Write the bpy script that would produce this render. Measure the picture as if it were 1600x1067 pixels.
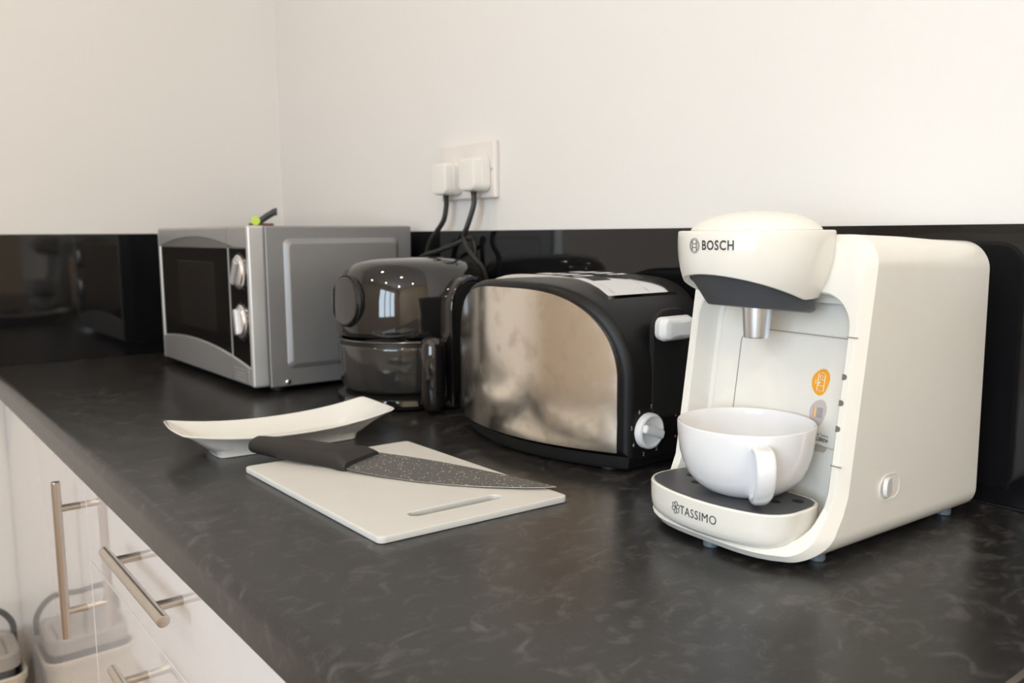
import bpy, bmesh, math
from math import sin, cos, pi, radians as RAD
from mathutils import Vector, Matrix

# ------------------------------------------------------------------ clear
for o in list(bpy.data.objects):
    bpy.data.objects.remove(o, do_unlink=True)
SC = bpy.context.scene
COL = SC.collection

# ------------------------------------------------------------------ camera
# world: x along the back wall (0 = end wall on the left), y = 0 back wall, z = 0 worktop top
CAM = Vector((1.8604, -0.7983, 0.2434))
FWD = Vector((-0.7814, 0.6113, -0.1253)).normalized()
RGT = Vector((0.6168, 0.7871, -0.0072))
RGT = (RGT - FWD * RGT.dot(FWD)).normalized()
UPV = RGT.cross(FWD)
cd = bpy.data.cameras.new('camera')
cd.sensor_width = 36.0
cd.lens = 1334.76 / 1600 * 36.0
cd.clip_start = 0.01
cd.dof.use_dof = True
cd.dof.focus_distance = 0.72
cd.dof.aperture_fstop = 8.0
cam = bpy.data.objects.new('camera', cd)
COL.objects.link(cam)
m = Matrix((RGT, UPV, -FWD)).transposed().to_4x4()
m.translation = CAM
cam.matrix_world = m
SC.camera = cam

# ------------------------------------------------------------------ world, exposure, large lights
w = bpy.data.worlds.new('world'); SC.world = w
w.use_nodes = True
bg = w.node_tree.nodes['Background']
bg.inputs[0].default_value = (0.75, 0.85, 1.0, 1)
bg.inputs[1].default_value = 0.4
SC.view_settings.view_transform = 'Standard'
SC.view_settings.look = 'None'
SC.view_settings.gamma = 1.0
SC.view_settings.use_curve_mapping = False
SC.view_settings.exposure = -0.03

ROOM_X, ROOM_Y, Z_FLOOR, Z_CEIL = 3.6, -2.5, -0.9, 1.5
WIN_X0, WIN_X1, WIN_Z0, WIN_Z1 = 1.7, 3.2, -0.05, 1.2


def area(name, loc, direction, sx, sy, power, color, shape='RECTANGLE'):
    l = bpy.data.lights.new(name, 'AREA')
    l.shape = shape; l.size = sx
    if shape in ('RECTANGLE', 'ELLIPSE'):
        l.size_y = sy
    l.energy = power; l.color = color
    o = bpy.data.objects.new(name, l)
    o.location = loc
    o.rotation_euler = Vector(direction).to_track_quat('-Z', 'Y').to_euler()
    COL.objects.link(o)
    return o


# daylight coming in through the window behind the photographer
area('window_daylight', ((WIN_X0 + WIN_X1) / 2, ROOM_Y - 0.03, (WIN_Z0 + WIN_Z1) / 2), (0, 1, 0),
     WIN_X1 - WIN_X0, WIN_Z1 - WIN_Z0, 62, (0.735, 0.878, 1.0))

# ------------------------------------------------------------------ materials
MATS = {}


def mat(name, col, rough=0.5, metal=0.0, spec=0.5, coat=0.0, coat_rough=0.05, trans=0.0, emit=None, emit_s=0.0, bump=None, vary=None, ior=1.5, sub=0.0):
    """bump=(scale, strength, detail)   vary=(scale, amount): procedural colour variation"""
    mt = bpy.data.materials.new(name); mt.use_nodes = True
    nt = mt.node_tree; b = nt.nodes['Principled BSDF']
    c4 = (*col, 1)
    b.inputs['Base Color'].default_value = c4
    b.inputs['Roughness'].default_value = rough
    b.inputs['Metallic'].default_value = metal
    b.inputs['Specular IOR Level'].default_value = spec
    b.inputs['Coat Weight'].default_value = coat
    b.inputs['Coat Roughness'].default_value = coat_rough
    b.inputs['Transmission Weight'].default_value = trans
    b.inputs['IOR'].default_value = ior
    if sub:
        b.inputs['Subsurface Weight'].default_value = sub
        b.inputs['Subsurface Radius'].default_value = (0.004, 0.004, 0.004)
    if emit:
        b.inputs['Emission Color'].default_value = (*emit, 1)
        b.inputs['Emission Strength'].default_value = emit_s
    tc = nt.nodes.new('ShaderNodeTexCoord')
    if vary is None:
        vary = (30, 0.03)
    n = nt.nodes.new('ShaderNodeTexNoise'); n.inputs['Scale'].default_value = vary[0]; n.inputs['Detail'].default_value = 4
    nt.links.new(tc.outputs['Object'], n.inputs['Vector'])
    r = nt.nodes.new('ShaderNodeMapRange')
    r.inputs['To Min'].default_value = 1 - vary[1]; r.inputs['To Max'].default_value = 1 + vary[1]
    nt.links.new(n.outputs['Fac'], r.inputs['Value'])
    v = nt.nodes.new('ShaderNodeVectorMath'); v.operation = 'SCALE'
    v.inputs[0].default_value = col
    nt.links.new(r.outputs['Result'], v.inputs['Scale'])
    nt.links.new(v.outputs['Vector'], b.inputs['Base Color'])
    if bump:
        n2 = nt.nodes.new('ShaderNodeTexNoise'); n2.inputs['Scale'].default_value = bump[0]; n2.inputs['Detail'].default_value = bump[2] if len(bump) > 2 else 3
        nt.links.new(tc.outputs['Object'], n2.inputs['Vector'])
        bp = nt.nodes.new('ShaderNodeBump'); bp.inputs['Strength'].default_value = bump[1]; bp.inputs['Distance'].default_value = 0.001
        nt.links.new(n2.outputs['Fac'], bp.inputs['Height']); nt.links.new(bp.outputs['Normal'], b.inputs['Normal'])
    MATS[name] = mt
    return mt


mat('paint', (0.815, 0.797, 0.78), 0.75, bump=(220, 0.08), vary=(2, 0.015), spec=0.3)
mat('paint_warm_bounce', (0.80, 0.65, 0.48), 0.8, vary=(2, 0.02), spec=0.2)  # unseen right wall, tinted warm to bounce light onto the coffee machine's side
mat('paint_room', (0.72, 0.645, 0.56), 0.8, vary=(2, 0.02), spec=0.2)
mat('ceiling_paint', (0.82, 0.79, 0.75), 0.85)
mat('floor_wood', (0.32, 0.22, 0.15), 0.4, vary=(6, 0.2))
mat('black_gloss', (0.006, 0.006, 0.007), 0.05, spec=0.5)
mat('cab_gloss', (0.83, 0.805, 0.815), 0.05, coat=1.0, coat_rough=0.02, spec=0.5)
mat('carcass', (0.70, 0.67, 0.63), 0.5)
mat('brushed', (0.62, 0.57, 0.51), 0.28, metal=1.0, bump=(900, 0.05))
mat('chrome', (0.80, 0.80, 0.80), 0.08, metal=1.0)
mat('chrome_soft', (0.80, 0.80, 0.83), 0.26, metal=1.0)
mat('cream', (0.84, 0.815, 0.755), 0.22, coat=0.25, spec=0.45)
mat('spout_metal', (0.80, 0.85, 0.92), 0.30, metal=1.0)
mat('cream_line', (0.30, 0.27, 0.23), 0.6)
mat('cream_shadow', (0.50, 0.46, 0.39), 0.5)
mat('slate', (0.075, 0.08, 0.09), 0.42, spec=0.4)
mat('ink', (0.045, 0.045, 0.05), 0.5)
mat('ink_soft', (0.16, 0.15, 0.14), 0.5)
mat('badge_orange', (0.93, 0.40, 0.02), 0.4)
mat('badge_white', (0.85, 0.80, 0.70), 0.4)
mat('badge_silver', (0.62, 0.55, 0.55), 0.3, metal=0.2)
mat('badge_pink', (0.75, 0.36, 0.34), 0.4)
mat('badge_yellow', (0.80, 0.62, 0.18), 0.4)
mat('badge_grey', (0.36, 0.36, 0.37), 0.4)
mat('badge_mauve', (0.40, 0.32, 0.40), 0.4)
mat('foot_blue', (0.12, 0.15, 0.18), 0.3)
mat('porcelain', (0.86, 0.86, 0.88), 0.10, coat=0.4, spec=0.5)
mat('porcelain_warm', (0.78, 0.77, 0.735), 0.14, coat=0.4)
mat('hdpe', (0.69, 0.685, 0.66), 0.38, bump=(700, 0.06), sub=0.15)
mat('rubber_black', (0.020, 0.0175, 0.0165), 0.5, spec=0.4)
mat('toaster_black', (0.007, 0.007, 0.0075), 0.42, spec=0.28, bump=(1500, 0.05))
mat('toaster_edge', (0.05, 0.05, 0.053), 0.30)
mat('hole_black', (0.004, 0.004, 0.004), 0.7)
mat('white_plastic', (0.80, 0.80, 0.81), 0.30)
mat('grey_plastic', (0.40, 0.40, 0.40), 0.5)
mat('print_grey', (0.62, 0.62, 0.62), 0.6)
mat('print_dim', (0.10, 0.10, 0.10), 0.6)
mat('print_red', (0.45, 0.05, 0.04), 0.5)
mat('fryer_gloss', (0.012, 0.011, 0.011), 0.045, coat=0.6)
mat('fryer_basket', (0.030, 0.028, 0.027), 0.10, coat=0.5)
mat('fryer_matte', (0.009, 0.009, 0.009), 0.45)
mat('fryer_trim', (0.25, 0.22, 0.20), 0.18, metal=1.0)
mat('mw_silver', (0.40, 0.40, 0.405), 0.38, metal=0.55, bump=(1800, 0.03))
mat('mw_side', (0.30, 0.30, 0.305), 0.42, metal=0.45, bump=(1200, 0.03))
mat('mw_silver_dark', (0.22, 0.21, 0.205), 0.40, metal=0.5)
mat('mw_silver_light', (0.62, 0.62, 0.62), 0.3, metal=0.5)
mat('mw_glass', (0.006, 0.006, 0.006), 0.08)
mat('mw_mesh', (0.014, 0.012, 0.011), 0.22)
mat('lime', (0.50, 0.66, 0.05), 0.4)
mat('clip_black', (0.015, 0.018, 0.016), 0.45)
mat('clip_red', (0.13, 0.03, 0.02), 0.45)
mat('socket_white', (0.80, 0.755, 0.725), 0.30)
mat('plug_white', (0.83, 0.81, 0.77), 0.28)
mat('cable_black', (0.018, 0.017, 0.016), 0.45)
mat('bin_cream', (0.60, 0.54, 0.45), 0.5)
mat('bin_grey', (0.36, 0.33, 0.30), 0.45)
mat('bin_dark', (0.14, 0.14, 0.14), 0.5)
mat('frame_white', (0.80, 0.80, 0.80), 0.4)
mat('lamp_glow', (1, 0.9, 0.75), 0.5, emit=(1.0, 0.86, 0.66), emit_s=60)


def worktop_mat():
    mt = bpy.data.materials.new('worktop_laminate'); mt.use_nodes = True
    nt = mt.node_tree; b = nt.nodes['Principled BSDF']
    tc = nt.nodes.new('ShaderNodeTexCoord')
    mp = nt.nodes.new('ShaderNodeMapping'); mp.inputs['Scale'].default_value = (1.0, 0.7, 1.0)
    mp.inputs['Rotation'].default_value = (0, 0, 0.5)
    nt.links.new(tc.outputs['Object'], mp.inputs['Vector'])
    n1 = nt.nodes.new('ShaderNodeTexNoise'); n1.inputs['Scale'].default_value = 48; n1.inputs['Detail'].default_value = 9
    n1.inputs['Roughness'].default_value = 0.68; n1.inputs['Distortion'].default_value = 1.3
    nt.links.new(mp.outputs['Vector'], n1.inputs['Vector'])
    cr = nt.nodes.new('ShaderNodeValToRGB')
    e = cr.color_ramp.elements
    e[0].position = 0.30; e[0].color = (0.0165, 0.0155, 0.0155, 1)
    e[1].position = 0.78; e[1].color = (0.10, 0.093, 0.09, 1)
    k = e.new(0.52); k.color = (0.019, 0.018, 0.0178, 1)
    k = e.new(0.60); k.color = (0.046, 0.043, 0.042, 1)
    nt.links.new(n1.outputs['Fac'], cr.inputs['Fac'])
    nt.links.new(cr.outputs['Color'], b.inputs['Base Color'])
    rr_ = nt.nodes.new('ShaderNodeMapRange')
    rr_.inputs['To Min'].default_value = 0.26; rr_.inputs['To Max'].default_value = 0.33
    nt.links.new(n1.outputs['Fac'], rr_.inputs['Value']); nt.links.new(rr_.outputs['Result'], b.inputs['Roughness'])
    n2 = nt.nodes.new('ShaderNodeTexNoise'); n2.inputs['Scale'].default_value = 420; n2.inputs['Detail'].default_value = 3
    nt.links.new(tc.outputs['Object'], n2.inputs['Vector'])
    bp = nt.nodes.new('ShaderNodeBump'); bp.inputs['Strength'].default_value = 0.12; bp.inputs['Distance'].default_value = 0.0006
    nt.links.new(n2.outputs['Fac'], bp.inputs['Height']); nt.links.new(bp.outputs['Normal'], b.inputs['Normal'])
    b.inputs['Specular IOR Level'].default_value = 0.55
    MATS['worktop_laminate'] = mt


def steel_mat():
    """polished steel plate with smudgy finger marks (roughness and faint tone)"""
    mt = bpy.data.materials.new('toaster_steel'); mt.use_nodes = True
    nt = mt.node_tree; b = nt.nodes['Principled BSDF']
    tc = nt.nodes.new('ShaderNodeTexCoord')
    n1 = nt.nodes.new('ShaderNodeTexNoise'); n1.inputs['Scale'].default_value = 46; n1.inputs['Detail'].default_value = 2
    nt.links.new(tc.outputs['Object'], n1.inputs['Vector'])
    cr = nt.nodes.new('ShaderNodeValToRGB'); e = cr.color_ramp.elements
    e[0].position = 0.50; e[0].color = (0.79, 0.74, 0.68, 1)
    e[1].position = 0.74; e[1].color = (0.66, 0.60, 0.53, 1)
    nt.links.new(n1.outputs['Fac'], cr.inputs['Fac']); nt.links.new(cr.outputs['Color'], b.inputs['Base Color'])
    r = nt.nodes.new('ShaderNodeMapRange'); r.inputs['From Min'].default_value = 0.5; r.inputs['From Max'].default_value = 0.75
    r.inputs['To Min'].default_value = 0.17; r.inputs['To Max'].default_value = 0.30
    nt.links.new(n1.outputs['Fac'], r.inputs['Value']); nt.links.new(r.outputs['Result'], b.inputs['Roughness'])
    b.inputs['Metallic'].default_value = 1.0
    MATS['toaster_steel'] = mt


def blade_mat():
    """dark grey stone-effect coating with pale specks"""
    mt = bpy.data.materials.new('blade_speckle'); mt.use_nodes = True
    nt = mt.node_tree; b = nt.nodes['Principled BSDF']
    tc = nt.nodes.new('ShaderNodeTexCoord')
    vo = nt.nodes.new('ShaderNodeTexVoronoi'); vo.inputs['Scale'].default_value = 560
    nt.links.new(tc.outputs['Object'], vo.inputs['Vector'])
    n1 = nt.nodes.new('ShaderNodeTexNoise'); n1.inputs['Scale'].default_value = 240
    nt.links.new(tc.outputs['Object'], n1.inputs['Vector'])
    sp = nt.nodes.new('ShaderNodeSeparateColor'); nt.links.new(vo.outputs['Color'], sp.inputs[0])
    # speck radius differs per cell, most cells have none
    mr = nt.nodes.new('ShaderNodeMapRange'); mr.inputs['From Min'].default_value = 0.55; mr.inputs['From Max'].default_value = 1.0
    mr.inputs['To Min'].default_value = 0.0; mr.inputs['To Max'].default_value = 0.42
    nt.links.new(sp.outputs[0], mr.inputs['Value'])
    lt = nt.nodes.new('ShaderNodeMath'); lt.operation = 'LESS_THAN'
    nt.links.new(vo.outputs['Distance'], lt.inputs[0]); nt.links.new(mr.outputs['Result'], lt.inputs[1])
    mx = nt.nodes.new('ShaderNodeMix'); mx.data_type = 'RGBA'
    mx.inputs['A'].default_value = (0.085, 0.083, 0.080, 1); mx.inputs['B'].default_value = (0.62, 0.60, 0.55, 1)
    nt.links.new(lt.outputs[0], mx.inputs['Factor']); nt.links.new(mx.outputs['Result'], b.inputs['Base Color'])
    b.inputs['Roughness'].default_value = 0.42
    MATS['blade_speckle'] = mt


worktop_mat(); steel_mat(); blade_mat()

# ------------------------------------------------------------------ mesh helpers


def link(name, me, material, parent=None, smooth=35, loc=None, rot=None):
    o = bpy.data.objects.new(name, me)
    COL.objects.link(o)
    me.materials.append(MATS[material])
    if smooth:
        for p_ in me.polygons:
            p_.use_smooth = True
        me.set_sharp_from_angle(angle=RAD(smooth))
        wn = o.modifiers.new('wn', 'WEIGHTED_NORMAL'); wn.keep_sharp = True; wn.weight = 80
    if parent is not None:
        o.parent = parent
    if loc is not None:
        o.location = loc
    if rot is not None:
        o.rotation_euler = rot
    return o


def obj(name, bm, material, parent=None, smooth=35, loc=None, rot=None, fix=True):
    if fix:
        bmesh.ops.recalc_face_normals(bm, faces=bm.faces)
    me = bpy.data.meshes.new(name)
    bm.to_mesh(me); bm.free()
    return link(name, me, material, parent, smooth, loc, rot)


def tag(o, label, cat, group=None):
    o['label'] = label; o['category'] = cat
    if group:
        o['group'] = group
    return o


def thing(name, label, cat, loc=(0, 0, 0), rz=0.0, group=None):
    o = bpy.data.objects.new(name, None)
    o.empty_display_size = 0.05
    COL.objects.link(o)
    o.location = loc; o.rotation_euler = (0, 0, rz)
    return tag(o, label, cat, group)


def struct(o):
    o['kind'] = 'structure'
    return o


def bm_box(x0, x1, y0, y1, z0, z1, bev=0.0, seg=3, bm=None):
    b = bmesh.new()
    vs = [b.verts.new((x, y, z)) for x in (x0, x1) for y in (y0, y1) for z in (z0, z1)]
    for f in ((0, 1, 3, 2), (4, 6, 7, 5), (0, 4, 5, 1), (2, 3, 7, 6), (0, 2, 6, 4), (1, 5, 7, 3)):
        b.faces.new([vs[i] for i in f])
    if bev > 0:
        bmesh.ops.bevel(b, geom=b.edges[:], offset=bev, segments=seg, profile=0.5, affect='EDGES')
    if bm is None:
        return b
    join(bm, b)
    return bm


def join(bm, other):
    me = bpy.data.meshes.new('tmp'); other.to_mesh(me); other.free()
    bm.from_mesh(me); bpy.data.meshes.remove(me)
    return bm


def xform(bm, M):
    bmesh.ops.transform(bm, matrix=M, verts=bm.verts)
    return bm


def loft(rings, cap0=True, cap1=True, closed=True, bm=None):
    """rings: lists of equal length of 3-D points"""
    b = bm or bmesh.new()
    R = [[b.verts.new(p_) for p_ in ring] for ring in rings]
    n = len(R[0])
    for i in range(len(R) - 1):
        for j in range(n if closed else n - 1):
            k = (j + 1) % n
            try:
                b.faces.new((R[i][j], R[i][k], R[i + 1][k], R[i + 1][j]))
            except ValueError:
                pass
    if cap0:
        b.faces.new(R[0][::-1])
    if cap1:
        b.faces.new(R[-1])
    return b


def lathe(prof, n=48, bm=None, sx=1.0, sy=1.0):
    """prof: (r, z) list; r = 0 allowed at the ends"""
    b = bm or bmesh.new()
    prev = None
    for (r, z) in prof:
        if r <= 1e-7:
            cur = [b.verts.new((0, 0, z))]
        else:
            cur = [b.verts.new((r * sx * cos(2 * pi * k / n), r * sy * sin(2 * pi * k / n), z)) for k in range(n)]
        if prev is not None:
            if len(prev) == 1 and len(cur) > 1:
                for k in range(n):
                    b.faces.new((prev[0], cur[k], cur[(k + 1) % n]))
            elif len(cur) == 1 and len(prev) > 1:
                for k in range(n):
                    b.faces.new((cur[0], prev[(k + 1) % n], prev[k]))
            elif len(cur) > 1:
                for k in range(n):
                    b.faces.new((prev[k], prev[(k + 1) % n], cur[(k + 1) % n], cur[k]))
        prev = cur
    return b


def rr(x0, x1, z0, z1, rad, nc=8, ns=10):
    """rounded-rectangle outline in (x, z), counter-clockwise from the bottom-left corner; rad = (bl, br, tr, tl)"""
    if not isinstance(rad, (tuple, list)):
        rad = (rad,) * 4
    cs = [(x0 + rad[0], z0 + rad[0], rad[0], pi), (x1 - rad[1], z0 + rad[1], rad[1], 1.5 * pi),
          (x1 - rad[2], z1 - rad[2], rad[2], 0), (x0 + rad[3], z1 - rad[3], rad[3], 0.5 * pi)]
    pts = []
    for i, (cx, cz, r, a0) in enumerate(cs):
        arc = [(cx + r * cos(a0 + 0.5 * pi * k / nc), cz + r * sin(a0 + 0.5 * pi * k / nc)) for k in range(nc + 1)]
        pts += arc
        nx = cs[(i + 1) % 4]
        q = (nx[0] + nx[2] * cos(nx[3]), nx[1] + nx[2] * sin(nx[3]))
        for k in range(1, ns):
            t = k / ns
            pts.append((arc[-1][0] * (1 - t) + q[0] * t, arc[-1][1] * (1 - t) + q[1] * t))
    return pts


def inset_pts(pts, d):
    """move a ccw outline inwards by d"""
    n = len(pts); out = []
    for i in range(n):
        a = Vector(pts[i - 1]); b = Vector(pts[i]); c = Vector(pts[(i + 1) % n])
        t = (c - a)
        if t.length < 1e-9:
            t = Vector((1, 0))
        t.normalize()
        out.append((b.x - t.y * d, b.y + t.x * d))
    return out


def smoothpath(pts, n=10):
    """Catmull-Rom through 3-D points"""
    P = [Vector(p_) for p_ in pts]
    P = [P[0] * 2 - P[1]] + P + [P[-1] * 2 - P[-2]]
    out = []
    for i in range(1, len(P) - 2):
        for k in range(n):
            t = k / n
            a, b, c, d = P[i - 1], P[i], P[i + 1], P[i + 2]
            out.append(0.5 * ((2 * b) + (c - a) * t + (2 * a - 5 * b + 4 * c - d) * t * t + (3 * b - a - 3 * c + d) * t ** 3))
    out.append(P[-2])
    return out


def tube(path, r, n=10, bm=None, caps=True, closed=False):
    b = bm or bmesh.new()
    P = [Vector(p_) for p_ in path]
    rings = []
    up = Vector((0, 0, 1))
    m_ = len(P)
    prevn = None
    for i in range(m_):
        if closed:
            t = (P[(i + 1) % m_] - P[i - 1]).normalized()
        else:
            t = (P[min(i + 1, m_ - 1)] - P[max(i - 1, 0)]).normalized()
        if prevn is None:
            a = t.cross(up)
            if a.length < 1e-3:
                a = t.cross(Vector((1, 0, 0)))
            a.normalize()
        else:
            a = (prevn - t * prevn.dot(t)).normalized()
        prevn = a
        bb = t.cross(a)
        rad = r(i / (m_ - 1)) if callable(r) else r
        rings.append([tuple(P[i] + a * rad * cos(2 * pi * k / n) + bb * rad * sin(2 * pi * k / n)) for k in range(n)])
    if closed:
        rings.append(rings[0])
        loft(rings, False, False, bm=b)
        bmesh.ops.remove_doubles(b, verts=b.verts, dist=1e-6)
    else:
        loft(rings, caps, caps, bm=b)
    return b


def cyl(p0, p1, r0, r1=None, n=24, bev=0.0, bm=None):
    """cylinder or cone between two points with softened ends"""
    p0 = Vector(p0); p1 = Vector(p1); L = (p1 - p0).length
    r1 = r0 if r1 is None else r1
    if bev > 0:
        prof = [(0, 0), (r0 - bev, 0), (r0 - bev * .3, bev * .3), (r0, bev), (r1, L - bev), (r1 - bev * .3, L - bev * .3), (r1 - bev, L), (0, L)]
    else:
        prof = [(0, 0), (r0, 0), (r1, L), (0, L)]
    c = lathe(prof, n)
    q = Vector((0, 0, 1)).rotation_difference((p1 - p0).normalized()).to_matrix().to_4x4()
    q.translation = p0
    xform(c, q)
    if bm is None:
        return c
    return join(bm, c)


def text_mesh(s, size, bold=0.0, spacing=1.0):
    cu = bpy.data.curves.new('txt', 'FONT')
    cu.body = s; cu.size = size; cu.align_x = 'CENTER'; cu.align_y = 'CENTER'; cu.offset = bold; cu.space_character = spacing
    cu.resolution_u = 3
    o = bpy.data.objects.new('txt', cu); COL.objects.link(o)
    dg = bpy.context.evaluated_depsgraph_get(); dg.update()
    me = bpy.data.meshes.new_from_object(o.evaluated_get(dg))
    bpy.data.objects.remove(o, do_unlink=True); bpy.data.curves.remove(cu)
    b = bmesh.new(); b.from_mesh(me); bpy.data.meshes.remove(me)
    return b


def text_on(name, s, size, fn, material, parent, bold=0.0, spacing=1.0, sub=False):
    """flat lettering laid on a surface: fn(u, v) -> 3-D point"""
    b = text_mesh(s, size, bold, spacing)
    if sub:
        bmesh.ops.subdivide_edges(b, edges=b.edges[:], cuts=1)
    for v in b.verts:
        v.co = Vector(fn(v.co.x, v.co.y))
    return obj(name, b, material, parent, smooth=0, fix=False)


def line_on(path2, fn, r, n=6, closed=False, bm=None):
    return tube([fn(u, v) for u, v in path2], r, n, bm=bm, closed=closed)


def sstep(a, b, x):
    t = max(0.0, min(1.0, (x - a) / (b - a)))
    return t * t * (3 - 2 * t)


def interp(tab, x):
    for i in range(len(tab) - 1):
        (x0, y0), (x1, y1) = tab[i], tab[i + 1]
        if x0 <= x <= x1 or x1 <= x <= x0:
            return y0 + (y1 - y0) * (x - x0) / (x1 - x0)
    return tab[0][1] if abs(x - tab[0][0]) < abs(x - tab[-1][0]) else tab[-1][1]


# ================================================================== THE ROOM
struct(obj('floor', bm_box(-0.1, ROOM_X + 0.1, ROOM_Y - 0.1, 0.1, Z_FLOOR - 0.05, Z_FLOOR), 'floor_wood'))
struct(obj('ceiling', bm_box(-0.1, ROOM_X + 0.1, ROOM_Y - 0.1, 0.1, Z_CEIL, Z_CEIL + 0.05), 'ceiling_paint'))
struct(obj('wall_back', bm_box(-0.1, ROOM_X + 0.1, 0, 0.1, Z_FLOOR, Z_CEIL), 'paint'))
struct(obj('wall_left', bm_box(-0.1, 0, ROOM_Y, 0, Z_FLOOR, Z_CEIL), 'paint'))
struct(obj('wall_right', bm_box(ROOM_X, ROOM_X + 0.1, ROOM_Y, 0, Z_FLOOR, Z_CEIL), 'paint_warm_bounce'))
b = bmesh.new()
for bx in ((0, WIN_X0, Z_FLOOR, Z_CEIL), (WIN_X1, ROOM_X, Z_FLOOR, Z_CEIL), (WIN_X0, WIN_X1, Z_FLOOR, WIN_Z0), (WIN_X0, WIN_X1, WIN_Z1, Z_CEIL)):
    bm_box(bx[0], bx[1], ROOM_Y - 0.1, ROOM_Y, bx[2], bx[3], bm=b)
struct(obj('wall_front', b, 'paint_room'))
wf = struct(bpy.data.objects.new('window_1', None)); COL.objects.link(wf)
for a0, a1, c0, c1 in ((WIN_X0, WIN_X0 + .05, WIN_Z0, WIN_Z1), (WIN_X1 - .05, WIN_X1, WIN_Z0, WIN_Z1), (WIN_X0, WIN_X1, WIN_Z0, WIN_Z0 + .05), (WIN_X0, WIN_X1, WIN_Z1 - .05, WIN_Z1)):
    obj('window_frame', bm_box(a0, a1, ROOM_Y - .02, ROOM_Y + .03, c0, c1, .004), 'frame_white', wf)
for xm in (2.2, 2.7):
    obj('window_mullion', bm_box(xm - .03, xm + .03, ROOM_Y - .02, ROOM_Y + .03, WIN_Z0 + .05, WIN_Z1 - .05, .004), 'frame_white', wf)

# black glass splashback, behind the worktop and on the end wall
SPL_Z = 0.2486
struct(obj('trim_1', bm_box(0.006, 2.4, -0.006, 0, 0.0, SPL_Z, .0008, 2), 'black_gloss'))
struct(obj('trim_2', bm_box(0.0, 0.006, -0.62, 0, 0.0, SPL_Z, .0008, 2), 'black_gloss'))

# recessed downlights
k = 0
DLAB = ['nearest the end wall in front of the microwave', 'nearest the end wall on the window side', 'above the front of the toaster and drawers', 'in the middle of the window side row', 'farthest along the coffee machine side', 'farthest along the window side row']
for lx in (0.75, 1.75, 3.0):
    for ly in (-0.85, -1.9):
        t = thing('downlight', 'small round recessed ceiling downlight %s' % DLAB[k], 'light', (lx, ly, Z_CEIL), group='ceiling downlights'); k += 1
        obj('bezel', lathe([(0.030, -.001), (0.043, -.004), (0.045, -.001), (0.045, 0)], 32), 'chrome', t)
        obj('bulb', lathe([(0, -.002), (0.029, -.002), (0.030, 0)], 32), 'lamp_glow', t)
        area('downlight_beam', (lx, ly, Z_CEIL - 0.008), (0, 0, -1), 0.06, 0.06, (7.0 if lx > 2 else 1.9 if lx > 1 else 2.6), (1.0, 0.80, 0.56), 'DISK')

# ================================================================== WORKTOP AND CABINETS
wt = thing('worktop', 'dark grey mottled laminate worktop with rounded front edge', 'worktop', (0, 0, 0))


def worktop_slab(x0, x1, name, parent):
    R_ = 0.012
    prof = [(-0.0065, 0.0)]
    for k in range(9):
        a = pi / 2 + (pi / 2) * k / 8
        prof.append((-0.6 + R_ + R_ * cos(a), -R_ + R_ * sin(a)))
    for k in range(5):
        a = pi + (pi / 2) * k / 4
        prof.append((-0.6 + 0.004 + 0.004 * cos(a), -0.038 + 0.004 + 0.004 * sin(a)))
    prof += [(-0.0065, -0.038)]
    return obj(name, loft([[(x, y, z) for y, z in prof] for x in (x0, x1)]), 'worktop_laminate', parent)


worktop_slab(0.0065, 1.681, 'slab', wt)
obj('joint_strip', bm_box(1.681, 1.685, -0.598, -0.007, -0.036, 0.0002, .0001, 1), 'brushed', wt)['label'] = 'thin metal joint strip'
worktop_slab(1.685, 2.395, 'slab', wt)
struct(obj('trim_3', bm_box(0.0066, 2.39, -0.0095, -0.0062, 0.0, 0.0022, .0008, 2), 'toaster_black'))

YD0, YD1 = -0.575, -0.557     # door front / back


def bar_handle(axis, p, half, parent, ypost):
    """bar handle: p = centre on the door face"""
    x, z = p
    yb = YD0 - 0.027
    h = bmesh.new()
    if axis == 'x':
        cyl((x - half, yb, z), (x + half, yb, z), 0.0058, n=28, bev=0.0012, bm=h)
        for s in (-1, 1):
            cyl((x + s * ypost, YD0, z), (x + s * ypost, yb, z), 0.0047, n=20, bm=h)
    else:
        cyl((x, yb, z - half), (x, yb, z + half), 0.0058, n=28, bev=0.0012, bm=h)
        for s in (-1, 1):
            cyl((x, YD0, z + s * ypost), (x, yb, z + s * ypost), 0.0047, n=20, bm=h)
    o = obj('handle', h, 'brushed', parent)
    o['label'] = 'brushed steel bar handle'
    return o


cb = thing('base_cabinet', 'gloss white base cabinet with a tall vertical bar handle by the end wall', 'cabinet', (0, 0, 0))
obj('body', bm_box(0.004, 0.684, -0.555, -0.02, -0.75, -0.0385), 'carcass', cb)
d = obj('door', bm_box(0.004, 0.6825, YD0, YD1, -0.745, -0.0425, .0012, 2), 'cab_gloss', cb)
bar_handle('z', (0.644, -0.1795), 0.107, d, 0.0705)
obj('plinth', bm_box(0.004, 0.684, -0.51, -0.495, -0.9, -0.75), 'cab_gloss', cb)
du = thing('drawer_cabinet', 'gloss white drawer unit with horizontal bar handles under the worktop', 'cabinet', (0, 0, 0))
obj('body', bm_box(0.686, 1.33, -0.555, -0.02, -0.75, -0.0385), 'carcass', du)
for z1, z0, hz in ((-0.0425, -0.172, -0.0905), (-0.1728, -0.42, -0.2235), (-0.4208, -0.745, -0.48)):
    d = obj('drawer', bm_box(0.6855, 1.3285, YD0, YD1, z0, z1, .0012, 2), 'cab_gloss', du)
    bar_handle('x', (1.0065, hz), 0.107, d, 0.0705)
obj('plinth', bm_box(0.686, 1.33, -0.51, -0.495, -0.9, -0.75), 'cab_gloss', du)
c3 = thing('base_cabinet', 'gloss white base cabinet right of the drawer unit, out of the picture', 'cabinet', (0, 0, 0))
obj('body', bm_box(1.332, 2.39, -0.555, -0.02, -0.75, -0.0385), 'carcass', c3)
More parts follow.
